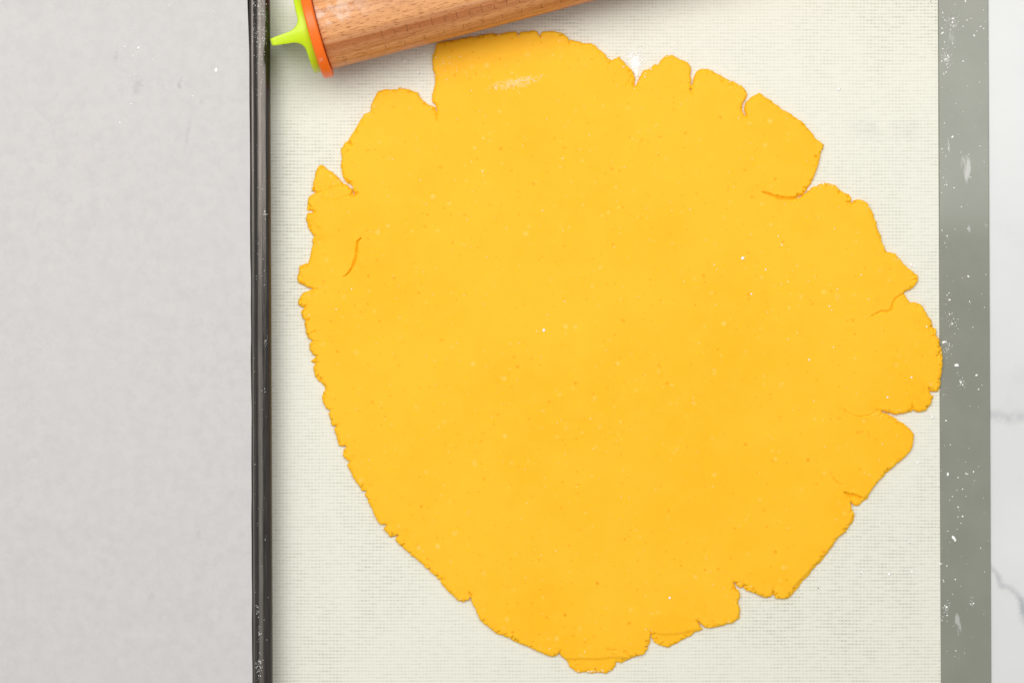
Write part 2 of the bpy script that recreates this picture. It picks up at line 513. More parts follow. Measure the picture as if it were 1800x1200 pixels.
# rolled rim: slightly flattened tube
prof = []
for k in range(28):
    a = 2 * math.pi * k / 28
    ca, sa = math.cos(a), math.sin(a)
    prof.append((RA - RA * math.copysign(abs(ca) ** 0.92, ca), RIM_Z + RB * math.copysign(abs(sa) ** 0.92, sa)))
v, f = loft(prof, closed=True)
rim = mesh_obj('rolled_rim', v, f, M_pan, pan_root); fix_normals(rim)
# tray: wall and floor with thickness
wall = [(2 * RA - 0.0011, RIM_Z + 0.0012), (2 * RA + 0.0012, RIM_Z - 0.0002), (2 * RA + 0.0035, PZ + 0.0088),
        (2 * RA + 0.007, PZ + 0.0040), (2 * RA + 0.010, PZ + 0.0018), (2 * RA + 0.014, PZ + 0.0010)]
under = [(i, z - 0.0009) for (i, z) in reversed(wall)]
v1, f1 = loft(wall, cap=True)
tray = mesh_obj('tray', v1, f1, M_pan, pan_root); fix_normals(tray)
mod = tray.modifiers.new('thickness', 'SOLIDIFY'); mod.thickness = 0.0008; mod.offset = -1

# ------------------------------------------------------------------ parchment paper lining the sheet
def paper_z(x, y):
    """height of the paper: bridges in a gentle curve from rim to floor"""
    edge = prx - 2 * RA - 0.0012
    d = np.maximum(edge - x, 0.0)
    t = np.clip(d / 0.085, 0, 1)
    zz = PZ + 0.0022 + (0.0108) * (1 - t) ** 2.0 * (1 + 0.4 * t)
    zz = zz + 0.00025 * vnoise(x, y, 28.0, 11) * np.clip(d / 0.01, 0.2, 1) + 0.00012 * vnoise(x, y, 75.0, 12)
    return zz
nx, ny = 130, 170
ys = np.linspace(PAN_Y0 + 0.022, PAN_Y1 + 0.012, ny)
pv, pf = [], []
def paper_edge(y):
    # traced edge of the sheet: leans away from the rim towards the top corner
    py = 600 - y * PPM
    px = np.interp(py, [-60, 0, 60, 130, 200, 300, 600, 900, 1200, 1400], [433.0, 434.6, 436.8, 439.2, 440.4, 440.9, 442.2, 443.2, 444.3, 445])
    return (px - 900) / PPM * (D - RIM_Z) / D
for j in range(ny):
    xe = float(paper_edge(ys[j]))
    for i in range(nx):
        t = i / (nx - 1)
        x = xe - (t ** 1.5) * 0.292
        pv.append([x, ys[j], 0.0])
pa = np.array(pv)
pa[:, 2] = paper_z(pa[:, 0], pa[:, 1])
for j in range(ny - 1):
    for i in range(nx - 1):
        a = j * nx + i
        pf.append((a, a + nx, a + nx + 1, a + 1))
paper = mesh_obj('parchment_paper', pa, pf, M_paper)
fix_normals(paper)
mod = paper.modifiers.new('thickness', 'SOLIDIFY'); mod.thickness = 0.00012; mod.offset = 0
tag(paper, 'pale grey sheet of parchment paper lining the dark baking sheet', 'parchment paper')

# ------------------------------------------------------------------ rolled-out dough
OUT = [(766,80),(768,75.6),(784,70.7),(800,69),(806,67.5),(820,65.6),(824,63),(834,64),(844.6,61),(852,60),(864.6,57.4),(874,59.5),(884.6,57),(896,55.5),(908,53.4),(911.3,59.6),(914.6,55),
(926,54.5),(935.8,53.2),(943.6,54),(948.7,64),(952.5,54),(963,53.6),(973.6,54.5),(984,55.5),(991.4,59),(999,64),(1000.5,72),(1004,68),(1011,71),(1018,72.3),(1026,74.5),(1033.7,75.6),(1041,76.5),(1048,79),
(1053.7,87.9),(1062.6,93.4),(1069.3,102.3),(1073.7,105.5),(1080,102),(1089.3,99.5),(1096,107),(1101,112),(1107,118),(1111,122),(1114.7,129),(1116.5,136),(1116.6,143),(1115.6,154),(1119.5,146),(1122,139),(1126.7,130),(1132.3,123),(1143.4,119),
(1152.3,111.2),(1156.8,113.4),(1166.8,100.8),(1172.3,96),(1182.3,97),(1195.7,104),(1209,109.5),(1215.3,114.5),(1215.3,124.5),(1215.6,140),(1214.6,162),(1218.5,143),(1221.3,131),(1228,123),(1233.5,119.3),
(1244.6,121),(1254.6,124),(1264.7,130.6),(1277,137),(1289,143),(1302.5,149.5),(1313.6,158.5),(1313.8,169),(1309,178),(1304.4,186),(1306.5,194),(1311.5,203),(1308.5,190),(1309.5,183.5),(1315.8,174.6),(1324.7,168.5),(1334.7,162.4),(1344.7,168.6),
(1360.3,179.5),(1374,189),(1387,197.6),(1409.3,213),(1424.8,228.6),(1436,243),(1450,254.7),(1447,263),(1444.4,270),(1440.3,282.5),(1439,291),(1436,300.6),(1432,310),(1429,317),(1424,326),(1417,336),(1410.5,342.8),
(1402.8,347),(1391.7,348.8),(1403,348.4),(1413,343.2),(1424,333),(1433,326),(1437.5,327.4),(1439,324),(1447,320.4),(1458,321.2),(1469.4,325.4),(1476.4,332.3),(1483,336.5),(1494.4,341),(1497.4,347.8),(1498,357),(1501.4,350.6),(1513.9,350.4),(1526.4,355),
(1531,365),(1536,375.6),(1541.7,392),(1548.6,414.4),(1557,436.7),(1559.7,442),(1575,446.2),(1583.3,454.5),(1594.4,468.4),(1604,476),(1613.9,484),(1615.4,493.6),(1611.3,501),(1601.3,510),(1592.4,512.6),(1589.6,516),(1595.8,525.6),(1602.4,531),(1610,531),(1618,533.2),(1625.8,541),(1629,549),(1633,556),
(1638.5,562.3),(1639.8,568),(1639.5,573.6),(1645,576),(1648.3,582.3),(1646.4,589),(1651,594),(1653.6,600),(1654.5,606),(1657.2,613.5),(1658.8,624.6),(1658.2,644.6),(1654.9,669),(1651.6,688),(1646,688.6),(1639,688.4),(1635,684.4),(1638,692.5),(1642.7,698),(1637.2,711.4),(1629.2,722.5),(1620,724),
(1611.3,724.9),(1608.5,721),(1605.4,714.8),(1603.8,722.8),(1591.3,727.2),(1584,726.8),(1575.8,728.9),(1566,726),(1555.7,723.2),(1543,720.5),(1552,724.4),(1560,727),(1568,731.5),(1575.8,735.9),(1589,743.6),(1601.3,753.4),(1607.5,762.3),(1607.9,770),(1606.7,778),(1601.5,793.5),(1594,801),(1587.2,807),(1573,820),
(1560.2,831),(1546,846),(1533.7,861),(1530,869),(1525.9,875.8),(1518,882),(1511,888.2),(1503.4,889.4),(1497,883),(1498,894.7),(1504.2,907),(1499.4,920),(1489,933),(1473.8,946.4),(1467.2,955.9),(1451.6,978.2),(1436,996),(1424,1009),(1413.8,1020.2),(1407,1029),(1400.2,1038.2),(1393,1046),(1387,1051.5),(1375.7,1053.7),(1364.6,1051.4),(1360.8,1044),
(1360.1,1034),(1358.8,1044),(1355.7,1049.2),(1348,1051.5),(1338,1048.2),(1331,1044),(1324.6,1041.5),(1311.2,1038.2),(1308.6,1034),(1308,1027.4),(1306.6,1033.6),(1301.5,1033),(1296,1029),(1291,1024.2),(1294,1031),(1299,1037),(1302.4,1042.4),(1302.4,1052.4),(1298,1055.8),(1298,1061.3),(1302.4,1067),(1302.2,1078),(1301.2,1087),(1295,1091),(1289,1094.9),(1273.4,1100.2),
(1261,1102.4),(1249,1105),(1240,1104),(1233,1098),(1225.2,1089.4),(1231,1099),(1236.2,1107),(1222,1111.6),(1211,1120.2),(1200,1125),(1191,1130.2),(1183,1134.6),(1175.6,1138),(1166.7,1137),(1158,1133),(1151,1129.2),(1146,1121),(1144.2,1111.5),(1143.8,1124.4),(1139,1140.2),(1133,1150.2),(1122,1153.6),(1111,1157),(1102,1162),
(1093,1167),(1084.4,1163.6),(1082,1172),(1077.8,1178),(1072,1180),(1066.7,1183.5),(1054,1182.6),(1042,1184.4),(1030,1182),(1017.8,1182.3),(1009,1178),(1002,1173.5),(999,1166),(992,1158),(983.6,1150.6),(984,1145),(981,1151.5),(970,1154.6),(956,1150.3),(951,1147),(933.6,1140.2),(922,1134.6),(900.3,1125.8),(886,1119),(873.6,1113.4),(864,1107),(855.8,1101.4),
(844.6,1090.4),(840,1084),(838,1077.6),(836.5,1069.5),(831,1063),(827.2,1057.4),(828.6,1046),(824.4,1055.2),(814.6,1058.9),(804.6,1055.6),(791.3,1043.2),(782,1033),(773.5,1024.6),(775,1021),(780.4,1019.6),(769,1017.7),(761,1010),(754.3,1003.2),(756.2,998.6),(751,999.9),(733.4,984.4),(713.4,967.7),(704,959.5),
(695,952),(694.6,947),(698.4,941.6),(691,942.6),(684.5,943.9),(679,936),(673.9,930.4),(677.4,923.2),(667,922.6),(661,911),(655.6,900.4),(649,886),(642.1,873.7),(640.4,870),(643,864.2),(634.5,862.6),(627,850),(619.8,838.2),(614,826),(608.6,817),(613.8,811.8),(609,809),(603,801.4),(602.6,791.2),(608.8,785),(601,785),(595.3,783.6),(592,772),(588.6,761),
(586.4,753.5),(591.8,748.9),(583.1,749.2),(580,738),(577.1,728.3),(579.4,720.4),(572.1,718.5),(568,710),(564.6,701.7),(566,694),(568.1,688.3),(572.4,684.6),(568.8,678.3),(563.3,672),(564,667),(560.4,670.2),(553,662),(551,653),(549.6,645),(555.8,637.8),(547.1,637.6),(545.5,633),(555,627),(549,622),(543,613.3),(543,604),(547.5,599.8),(541.4,592.5),(541,594),
(536.4,584),(536.6,581),(533,567.8),(537.4,564.2),(530,558),(528,545),(536,541.4),(526.3,538),(522.3,531.7),(523.5,526),(526.5,521.7),(530,515.8),(541.7,510.4),(551,508.3),(542.5,505.6),(535,502.3),(525,496.7),(522.2,488.3),(524,477),(526.5,466.5),(533.3,463.1),(541.7,461.5),(544,453),(546.5,445),(548,432),(549,420),(551.9,416),
(547,410),(543.3,405),(540,397),(538.1,388.3),(538,381),(538.8,375),(549,371.8),(538.8,368),(540,356),(541.5,345),(548.3,341.5),(556,337.5),(547.3,334.8),(550,320),(553.1,306.7),(555.5,299),(558.1,291.5),(563.3,288),(569.2,291.5),(575.2,298),(585.2,303.1),(591,309.5),(596.9,315.6),(603.3,321.5),(611.7,325.2),(618,332),(622.8,344),(620.5,334),(616.9,325),(608.7,320),
(604,313),(601.5,306.7),(599.5,297),(598.8,288.3),(600.6,273.3),(598.1,263.3),(603.1,253.3),(611.5,246.5),(614,242),(622,229),(635.6,207),(640.1,199),(650.1,196.5),(651.2,184.6),(658,172),(664.6,160),(671,158),(678,156.6),(690,155.6),(698,155.5),(702.6,152.8),(713.7,156),(724,158),(733.7,161),(737,168),(740.6,173.3),(747,179),(753.9,183.3),(765,187.5),
(767.9,202.5),(767.4,190),(764.5,183.5),(759.5,179),(759.1,164.6),(762,155),(764.9,144.6),(763.5,131),(760.2,120),(760,108),(760.4,95.7),(763,90)]
# interior cracks: polyline, half width (px), depth 0..1
CRACKS = [
 ([(1411,342),(1402,347),(1391,348.6),(1375,348.5),(1362,345),(1352,341),(1341,337)], 1.9, 0.95),
 ([(1533,555),(1541,551),(1551,546.5),(1558,548.5),(1567,544.5),(1569,536),(1575,524),(1590,515.5)], 1.7, 0.6),
 ([(1485,864.6),(1492,869),(1500,870.5),(1516,875)], 2.2, 0.85),
 ([(1458,831),(1473,849),(1485,852.5)], 0.9, 0.4),
 ([(1543,720.5),(1528,730),(1510,733),(1495,728),(1478,718)], 0.9, 0.35),
 ([(634,419),(628,424),(627,441),(625,455),(619,470),(611,481),(603,487)], 1.6, 0.85),
 ([(768,202),(768.6,213)], 0.9, 0.5), ([(1311.5,203),(1315,209)], 0.8, 0.5),
 ([(556,337.5),(567,336.5)], 1.1, 0.6), ([(547,371),(556,372)], 1.0, 0.5),
 ([(573,300),(576,312),(573,334),(566,352)], 0.9, 0.22), ([(575,331),(598,327)], 0.9, 0.22), ([(565,349),(590,352),(611,344)],0.9,0.18),
 ([(614,247),(619,258)], 1.3, 0.4), ([(608,268),(613,264)], 1.0, 0.35), ([(601,275),(603,280)], 1.2, 0.5),
 ([(1265,140),(1274,145)], 1.0, 0.45), ([(1278,151),(1286,149),(1291,144)], 0.9, 0.4), ([(1245,125),(1244,131)], 1.0, 0.35),
 ([(1104,127),(1110,122)], 1.1, 0.5), ([(1106,141),(1112,131)], 1.2, 0.5), ([(1100,151),(1108,141)], 1.0, 0.3),
 ([(1438,277),(1432,274)], 1.3, 0.6), ([(1437,293),(1431,292)], 1.0, 0.4), ([(1476,333),(1474,344)], 1.0, 0.4), ([(1498,357),(1497,365)], 0.8, 0.4),
 ([(1647,589),(1640,590)], 1.1, 0.5), ([(1654,604),(1648,601)], 1.1, 0.5), ([(1657,621),(1647,625)], 1.1, 0.6), ([(1640,574),(1634,572)], 1.0, 0.5),
 ([(1635,684),(1633,680)], 1.0, 0.5), ([(1605,715),(1604,709)], 0.9, 0.4), ([(1561,831),(1559,826)], 0.9, 0.5), ([(1556,442),(1561,442.5)], 1.0, 0.4),
 ([(1107,1154),(1101,1147),(1095,1142)], 1.0, 0.5), ([(1085,1142),(1074,1143.5)], 0.9, 0.4), ([(1080,1152),(1076,1147)], 0.9, 0.4),
 ([(546,600),(562,600)], 0.9, 0.4), ([(537,564),(544,561)], 1.0, 0.45), ([(545,586),(556,581)], 1.0, 0.45), ([(556,638),(562,636)], 0.9, 0.4),
 ([(572,685),(573,679)], 0.9, 0.35), ([(579,720),(588,718)], 0.9, 0.4), ([(553,627),(558,623)], 0.9, 0.4),
 ([(948.7,64),(949.5,67)], 0.8, 0.4), ([(1000.5,72),(1001,78)], 1.2, 0.5), ([(1050,94),(1053,88)], 0.9, 0.35), ([(844,62),(843,67)], 0.9, 0.4),
 ([(650,197),(656,192)], 0.9, 0.3), ([(551,508.3),(558,507.5)], 0.9, 0.4),
]
# shelves: thinner lips of dough below a fold (polygon, height factor)
SHELVES = [
 ([(985,1159.5),(1020,1157.5),(1056,1157.5),(1074,1155),(1100,1156),(1118,1155),(1110,1195),(985,1195)], 0.68),
 ([(1148,1113),(1165,1114.5),(1189,1113.5),(1212,1110),(1232,1105),(1240,1108),(1200,1145),(1150,1150),(1142,1120)], 0.74),
 ([(1500,905),(1492,930),(1478,943),(1505,935)], 0.5),
 ([(1485,937),(1468,953),(1440,986),(1414,1013),(1401,1026),(1392,1043),(1385,1050),(1384,1060),(1412,1045),(1470,970)], 0.55),
 ([(533,861),(1,1)], 1.0),
 ([(1484,866),(1500,872),(1517,876),(1530,868),(1530,885),(1500,895),(1496,880)], 0.72),
 ([(536,383),(541,396),(549,412),(560,412),(566,404),(556,397),(548,388)], 0.86),
 ([(1562,735),(1580,742),(1597,753),(1612,760),(1590,735),(1565,722)], 0.72),
]
TH = 0.0029
Z0 = MAT_T + 0.00005
ZT = Z0 + TH
def P(px, py): return np.array(W(px, py, ZT))
outl = np.array([P(*p) for p in OUT])
G = 0.00043
gx = np.arange(outl[:, 0].min() - 0.004, outl[:, 0].max() + 0.004, G)
gy = np.arange(outl[:, 1].min() - 0.004, outl[:, 1].max() + 0.004, G)
NX, NY = len(gx), len(gy)
XX, YY = np.meshgrid(gx, gy, indexing='ij')

def seg_dist(pts, margin, closed):
    """distance field to a polyline, evaluated only near it; also arc parameter"""
    Df = np.full((NX, NY), margin); Tf = np.zeros((NX, NY))
    n = len(pts); m = n if closed else n - 1
    tot = 0.0; lens = []
    for i in range(m): lens.append(np.hypot(*(pts[(i + 1) % n] - pts[i])))
    total = sum(lens)
    for i in range(m):
        a, b = pts[i], pts[(i + 1) % n]
        L = max(lens[i], 1e-9)
        i0 = max(int((min(a[0], b[0]) - margin - gx[0]) / G), 0); i1 = min(int((max(a[0], b[0]) + margin - gx[0]) / G) + 2, NX)
        j0 = max(int((min(a[1], b[1]) - margin - gy[0]) / G), 0); j1 = min(int((max(a[1], b[1]) + margin - gy[0]) / G) + 2, NY)
        if i1 <= i0 or j1 <= j0:
            tot += L; continue
        x = XX[i0:i1, j0:j1] - a[0]; y = YY[i0:i1, j0:j1] - a[1]
        ux, uy = (b - a) / L
        t = np.clip(x * ux + y * uy, 0, L)
        d = np.hypot(x - t * ux, y - t * uy)
        sub = Df[i0:i1, j0:j1]; subt = Tf[i0:i1, j0:j1]
        k = d < sub
        sub[k] = d[k]; subt[k] = (tot + t[k]) / total
        tot += L
    return Df, Tf
def inside_poly(pts):
    ins = np.zeros((NX, NY), bool)
    n = len(pts)
    for i in range(n):
        (x1, y1), (x2, y2) = pts[i], pts[(i + 1) % n]
        if y1 == y2: continue
        lo, hi = min(y1, y2), max(y1, y2)
        js = np.where((gy > lo) & (gy <= hi))[0]
        for j in js:
            xc = x1 + (gy[j] - y1) / (y2 - y1) * (x2 - x1)
            ins[:, j] ^= gx < xc
    return ins
Dm, _ = seg_dist(outl, 0.012, True)
sd = np.where(inside_poly(outl), Dm, -Dm)
# crumbly, frayed edge
fray = 0.00030 * vnoise(XX, YY, 850.0, 1) + 0.00026 * vnoise(XX, YY, 430.0, 2) * (0.4 + 0.6 * (vnoise(XX, YY, 40, 3) > -0.1))
sd = sd + fray
# heights
dr = 0.0016 + 0.0008 * vnoise(XX, YY, 130.0, 4)
q_ = np.clip(sd / dr, 0, 1)
rnd = np.sqrt(np.clip(1 - (1 - q_) ** 2, 0, 1))
h = TH * (0.30 + 0.70 * rnd)
h *= 1.0 - 0.10 * np.clip(1 - sd / 0.010, 0, 1) ** 2
h += 0.00009 * vnoise(XX, YY, 35.0, 5) + 0.00004 * vnoise(XX, YY, 160.0, 6)
edge = np.clip(1 - sd / 0.0045, 0, 1)
h += edge * (0.00022 * vnoise(XX, YY, 420.0, 8) - 0.0003 * np.clip(vnoise(XX, YY, 260.0, 9) - 0.35, 0, 1))
# short splits running in from the torn edge
OUTA = np.array(OUT, float)
seg_l = np.hypot(*(np.roll(OUTA, -1, 0) - OUTA).T)
cum = np.cumsum(seg_l)
for _ in range(360):
    u = random.uniform(0, cum[-1])
    k = int(np.searchsorted(cum, u)); k2 = (k + 1) % len(OUT)
    p = OUTA[k] + (OUTA[k2] - OUTA[k]) * random.random()
    if (p[1] < 330 and p[0] > 640 and random.random() < 0.5) or (p[0] > 1500 and random.random() < 0.35): continue
    tx, ty = (OUTA[k2] - OUTA[k]) / max(seg_l[k], 1e-6)
    nx_, ny_ = -ty, tx                                    # inward for this winding (image coordinates)
    L = random.uniform(2.5, 9.0); sk = random.gauss(0, 0.45)
    q1 = (p[0] + (nx_ + tx * sk) * L * 0.5 + random.gauss(0, 0.7), p[1] + (ny_ + ty * sk) * L * 0.5 + random.gauss(0, 0.7))
    q2 = (p[0] + (nx_ + tx * sk) * L + random.gauss(0, 1), p[1] + (ny_ + ty * sk) * L + random.gauss(0, 1))
    CRACKS.append(([tuple(p - np.array((nx_, ny_)) * 1.0), q1, q2], random.uniform(0.9, 1.7), random.uniform(0.2, 0.65)))
N700, N800 = vnoise(XX, YY, 700.0, 13), vnoise(XX, YY, 800.0, 14)
for pts, wd, dep in CRACKS:
    pp = np.array([P(*p) for p in pts])
    m_ = 0.004
    i0, i1 = max(int((pp[:, 0].min() - m_ - gx[0]) / G), 0), min(int((pp[:, 0].max() + m_ - gx[0]) / G) + 2, NX)
    j0, j1 = max(int((pp[:, 1].min() - m_ - gy[0]) / G), 0), min(int((pp[:, 1].max() + m_ - gy[0]) / G) + 2, NY)
    sl = (slice(i0, i1), slice(j0, j1))
    X_, Y_ = XX[sl], YY[sl]
    dd = np.full(X_.shape, 1.0); tt = np.zeros(X_.shape)
    ls = np.hypot(*(pp[1:] - pp[:-1]).T); tot = 0.0
    for k in range(len(pp) - 1):
        L = max(ls[k], 1e-9); d0 = (pp[k + 1] - pp[k]) / L
        x = X_ - pp[k][0]; y = Y_ - pp[k][1]
        t = np.clip(x * d0[0] + y * d0[1], 0, L)
        d = np.hypot(x - t * d0[0], y - t * d0[1])
        kk = d < dd
        dd[kk] = d[kk]; tt[kk] = (tot + t[kk]) / ls.sum()
        tot += L
    w = np.maximum(0.74 * wd / PPM * (0.55 + 0.9 * np.sin(np.pi * np.clip(tt, 0.04, 0.96))) * (1 + 0.45 * N700[sl]), 1e-5)
    g = np.exp(-(np.clip(dd + 0.00012 * N800[sl], 0, None) / w) ** 2)
    h[sl] -= TH * 0.95 * dep * g
    h[sl] += 0.00012 * dep * np.exp(-((dd - 2.2 * w) / w) ** 2)      # slightly raised lips
for pts, fac in SHELVES:
    if fac >= 1.0: continue
    pp = np.array([P(*p) for p in pts])
    ds, _ = seg_dist(pp, 0.003, True)
    s_in = np.where(inside_poly(pp), ds, -ds) + 0.0002 * vnoise(XX, YY, 300.0, 15)
    k = np.clip(s_in / 0.0014 + 0.5, 0, 1)
    h *= 1 - k * (1 - fac)
# gentle press marks near the torn left edge
h -= 0.0005 * np.exp(-(((XX - W(560, 0)[0]) / 0.010) ** 2 + ((YY - W(0, 455)[1]) / 0.008) ** 2))
h -= 0.0006 * np.exp(-(((XX - W(560, 0)[0]) / 0.006) ** 2 + ((YY - W(0, 425)[1]) / 0.003) ** 2))
h = np.maximum(h, 0.0003)

# surface extraction (marching squares with walls down to the mat)
ins = sd > 0
vid = -np.ones((NX, NY), int)
vid[ins] = np.arange(ins.sum())
verts = np.stack([XX[ins], YY[ins], Z0 + h[ins]], 1)
full = ins[:-1, :-1] & ins[1:, :-1] & ins[1:, 1:] & ins[:-1, 1:]
ci, cj = np.where(full)
quads = np.stack([vid[ci, cj], vid[ci + 1, cj], vid[ci + 1, cj + 1], vid[ci, cj + 1]], 1).tolist()
extra, ecache, bcache = [], {}, {}
base_n = len(verts)
def evert(a, b):
    key = (a, b) if a < b else (b, a)
    if key in ecache: return ecache[key]
    s1, s2 = sd[a], sd[b]
    t = min(max(s1 / (s1 - s2), 0.02), 0.98)
    hi = h[a] if s1 > 0 else h[b]
    x = XX[a] + t * (XX[b] - XX[a]); y = YY[a] + t * (YY[b] - YY[a])
    ecache[key] = base_n + len(extra)
    extra.append((x, y, Z0 + min(hi, TH * 0.37) * 0.97))
    return ecache[key]
def bvert(i):
    if i not in bcache:
        bcache[i] = base_n + len(extra)
        x, y, z = extra[i - base_n]
        extra.append((x, y, Z0))
    return bcache[i]
anyi = ins[:-1, :-1] | ins[1:, :-1] | ins[1:, 1:] | ins[:-1, 1:]
bi, bj = np.where(anyi & ~full)
polys = []
for i, j in zip(bi.tolist(), bj.tolist()):
    c = [(i, j), (i + 1, j), (i + 1, j + 1), (i, j + 1)]
    s = [bool(ins[p]) for p in c]
    n_in = sum(s)
    if n_in == 2 and s[0] == s[2]:          # saddle: two separate corners
        for k in range(4):
            if s[k]:
                e1 = evert(c[k], c[(k + 1) % 4]); e0 = evert(c[k - 1], c[k])
                polys.append([e0, int(vid[c[k]]), e1]); polys.append([e0, e1, bvert(e1), bvert(e0)])
        continue
    poly, out_e, in_e = [], None, None
    for k in range(4):
        a, b = c[k], c[(k + 1) % 4]
        if s[k]: poly.append(int(vid[a]))
        if s[k] != s[(k + 1) % 4]:
            e = evert(a, b); poly.append(e)
            if s[k]: out_e = e
            else: in_e = e
    polys.append(poly)
    polys.append([in_e, out_e, bvert(out_e), bvert(in_e)])
allv = np.vstack([verts, np.array(extra)])
dough = mesh_obj('dough_sheet', allv.tolist(), quads + polys, M_dough)
tag(dough, 'large rolled-out round of orange-yellow cheese dough with cracked ragged edges', 'dough')

def dough_z(x, y):
    i = int(round((x - gx[0]) / G)); j = int(round((y - gy[0]) / G))
    if 0 <= i < NX and 0 <= j < NY and sd[i, j] > 0: return Z0 + h[i, j]
    return None

# ------------------------------------------------------------------ rolling pin
R_ROLL, R_DISC, R_KNOB = 0.0207, 0.0243, 0.0205
theta = math.atan2(122.0, 467.0)
zax = MAT_T + 0.0002 + R_DISC
ex, ey = W(583, 122, zax)
ux, uy = math.cos(theta), math.sin(theta)
ax_, ay_ = ex - uy * R_ROLL * 1.012, ey + ux * R_ROLL * 1.012
pin = empty('rolling_pin', (ax_, ay_, 0.0), theta)
tag(pin, 'wooden rolling pin with orange disc and lime green end knob above the dough', 'rolling pin')
LEN = 0.345
def lathe(profile, n=96):
    """profile: list of (axial x, radius), revolved about the x axis"""
    vs, fs = [], []
    for (x, r) in profile:
        for k in range(n):
            a = 2 * math.pi * k / n
            vs.append((x, r * math.sin(a), r * math.cos(a)))
    m = len(profile)
    for i in range(m - 1):
        for k in range(n):
            k2 = (k + 1) % n
            fs.append((i * n + k, (i + 1) * n + k, (i + 1) * n + k2, i * n + k2))
    fs.append(tuple(range(n))); fs.append(tuple((m - 1) * n + k for k in reversed(range(n))))
    return vs, fs
def bevel_profile(x0, x1, r, b, steps=6, mid=1):
    pr = [(x0, r - b)]
    for k in range(1, steps + 1):
        a = math.pi / 2 * k / steps
        pr.append((x0 + b * (1 - math.cos(a)), r - b + b * math.sin(a)))
    for k in range(1, mid): pr.append((x0 + b + (x1 - x0 - 2 * b) * k / mid, r))
    for k in range(steps + 1):
        a = math.pi / 2 * (1 - k / steps)
        pr.append((x1 - b * (1 - math.cos(a)), r - b + b * math.sin(a)))
    return pr
def pin_part(name, vs, fs, mat):
    o = mesh_obj(name, vs, fs, mat, pin)
    fix_normals(o)
    o.location = (0, 0, zax)
    return o
v, f = lathe(bevel_profile(0.0002, LEN - 0.0002, R_ROLL, 0.0007, mid=8))
roller = pin_part('roller', v, f, M_wood)
roller['label'] = 'beech wood barrel engraved with ruler ticks'

DISC_T, CAP_T = 0.0050, 0.0040
# green screw knob: heightfield over the end disc: cap + axial fin with wide fillets
def knob_mesh(sign, x_face, roll):
    hw, h2, fl, fin, hf = 0.0019, 0.0027, 0.0054, 0.0168, 0.0076
    def g(y):
        a = abs(y)
        if a <= hw * 0.6: return CAP_T + fin
        if a <= hw:
            t = (a - hw * 0.6) / (hw * 0.4)
            return CAP_T + fin - 0.0010 * (1 - math.sqrt(max(0.0, 1 - t * t)))
        if a <= h2:                                   # straight, slightly tapered flank
            return CAP_T + fin - 0.0010 + (hf - fin + 0.0010) * (a - hw) / (h2 - hw)
        t = min((a - h2) / fl, 1.0)                   # fillet into the cap
        return CAP_T + hf * (1 - math.sqrt(max(0.0, 1 - (1 - t) ** 2)))
    ysl = sorted(set([0.0] + [s * v_ for s in (-1, 1) for v_ in
          [hw * .3, hw * .6, hw * .75, hw * .88, hw * .96, hw] + [hw + (h2 - hw) * k / 4 for k in range(1, 5)] + [h2 + fl * ((k / 18) ** 1.8) for k in range(1, 19)] + list(np.linspace(h2 + fl, R_KNOB * 0.998, 16)[1:])]))
    nz = 40
    vs, fs = [], []
    for y in ysl:
        zr = math.sqrt(max(R_KNOB ** 2 - y * y, 1e-10))
        for k in range(nz + 1):
            t = -1 + 2 * k / nz
            t = math.copysign(1 - (1 - abs(t)) ** 1.7, t)
            z = zr * t
            e = max(0.0, 1 - (zr - abs(z)) / 0.0016)
            gg = g(y)
            gg -= (1 - math.sqrt(max(0.0, 1 - e * e))) * 0.0011      # rounded shoulder
            # fin gets a little shorter toward its ends
            if gg > CAP_T: gg = CAP_T + (gg - CAP_T) * (1 - 0.10 * (abs(z) / R_KNOB) ** 2)
            vs.append((x_face - sign * gg, y, z))
    m = nz + 1
    for i in range(len(ysl) - 1):
        for k in range(nz):
            fs.append((i * m + k, i * m + k + 1, (i + 1) * m + k + 1, (i + 1) * m + k))
    # rim wall down to the disc face
    loop = [i * m for i in range(len(ysl))] + [(len(ysl) - 1) * m + k for k in range(1, m)] + \
           [i * m + nz for i in range(len(ysl) - 2, -1, -1)] + [k for k in range(nz - 1, 0, -1)]
    b0 = len(vs)
    for idx in loop:
        x, y, z = vs[idx]
        vs.append((x_face, y, z))
    n = len(loop)
    for i in range(n):
        j = (i + 1) % n
        fs.append((loop[i], loop[j], b0 + j, b0 + i))
    fs.append(tuple(b0 + i for i in range(n)))
    c, s = math.cos(roll), math.sin(roll)
    vs = [(x, c * y - s * z, s * y + c * z) for (x, y, z) in vs]
    return vs, fs
for sign, xe in ((1, 0.0), (-1, LEN)):
    x0, x1 = (xe - DISC_T, xe) if sign > 0 else (xe, xe + DISC_T)
    v, f = lathe(bevel_profile(x0, x1, R_DISC, 0.0011))
    d_ = pin_part('thickness_disc', v, f, M_orange)
    d_['label'] = 'orange plastic spacer disc at the end of the roller'
    v, f = knob_mesh(sign, xe - sign * (DISC_T - 0.0001), math.radians(12))
    k_ = pin_part('knob', v, f, M_green)
    k_['label'] = 'lime green plastic screw knob with a thin grip fin'
    m_ = k_.modifiers.new('edge', 'BEVEL'); m_.width = 0.0003; m_.segments = 2; m_.limit_method = 'ANGLE'; m_.angle_limit = math.radians(50)

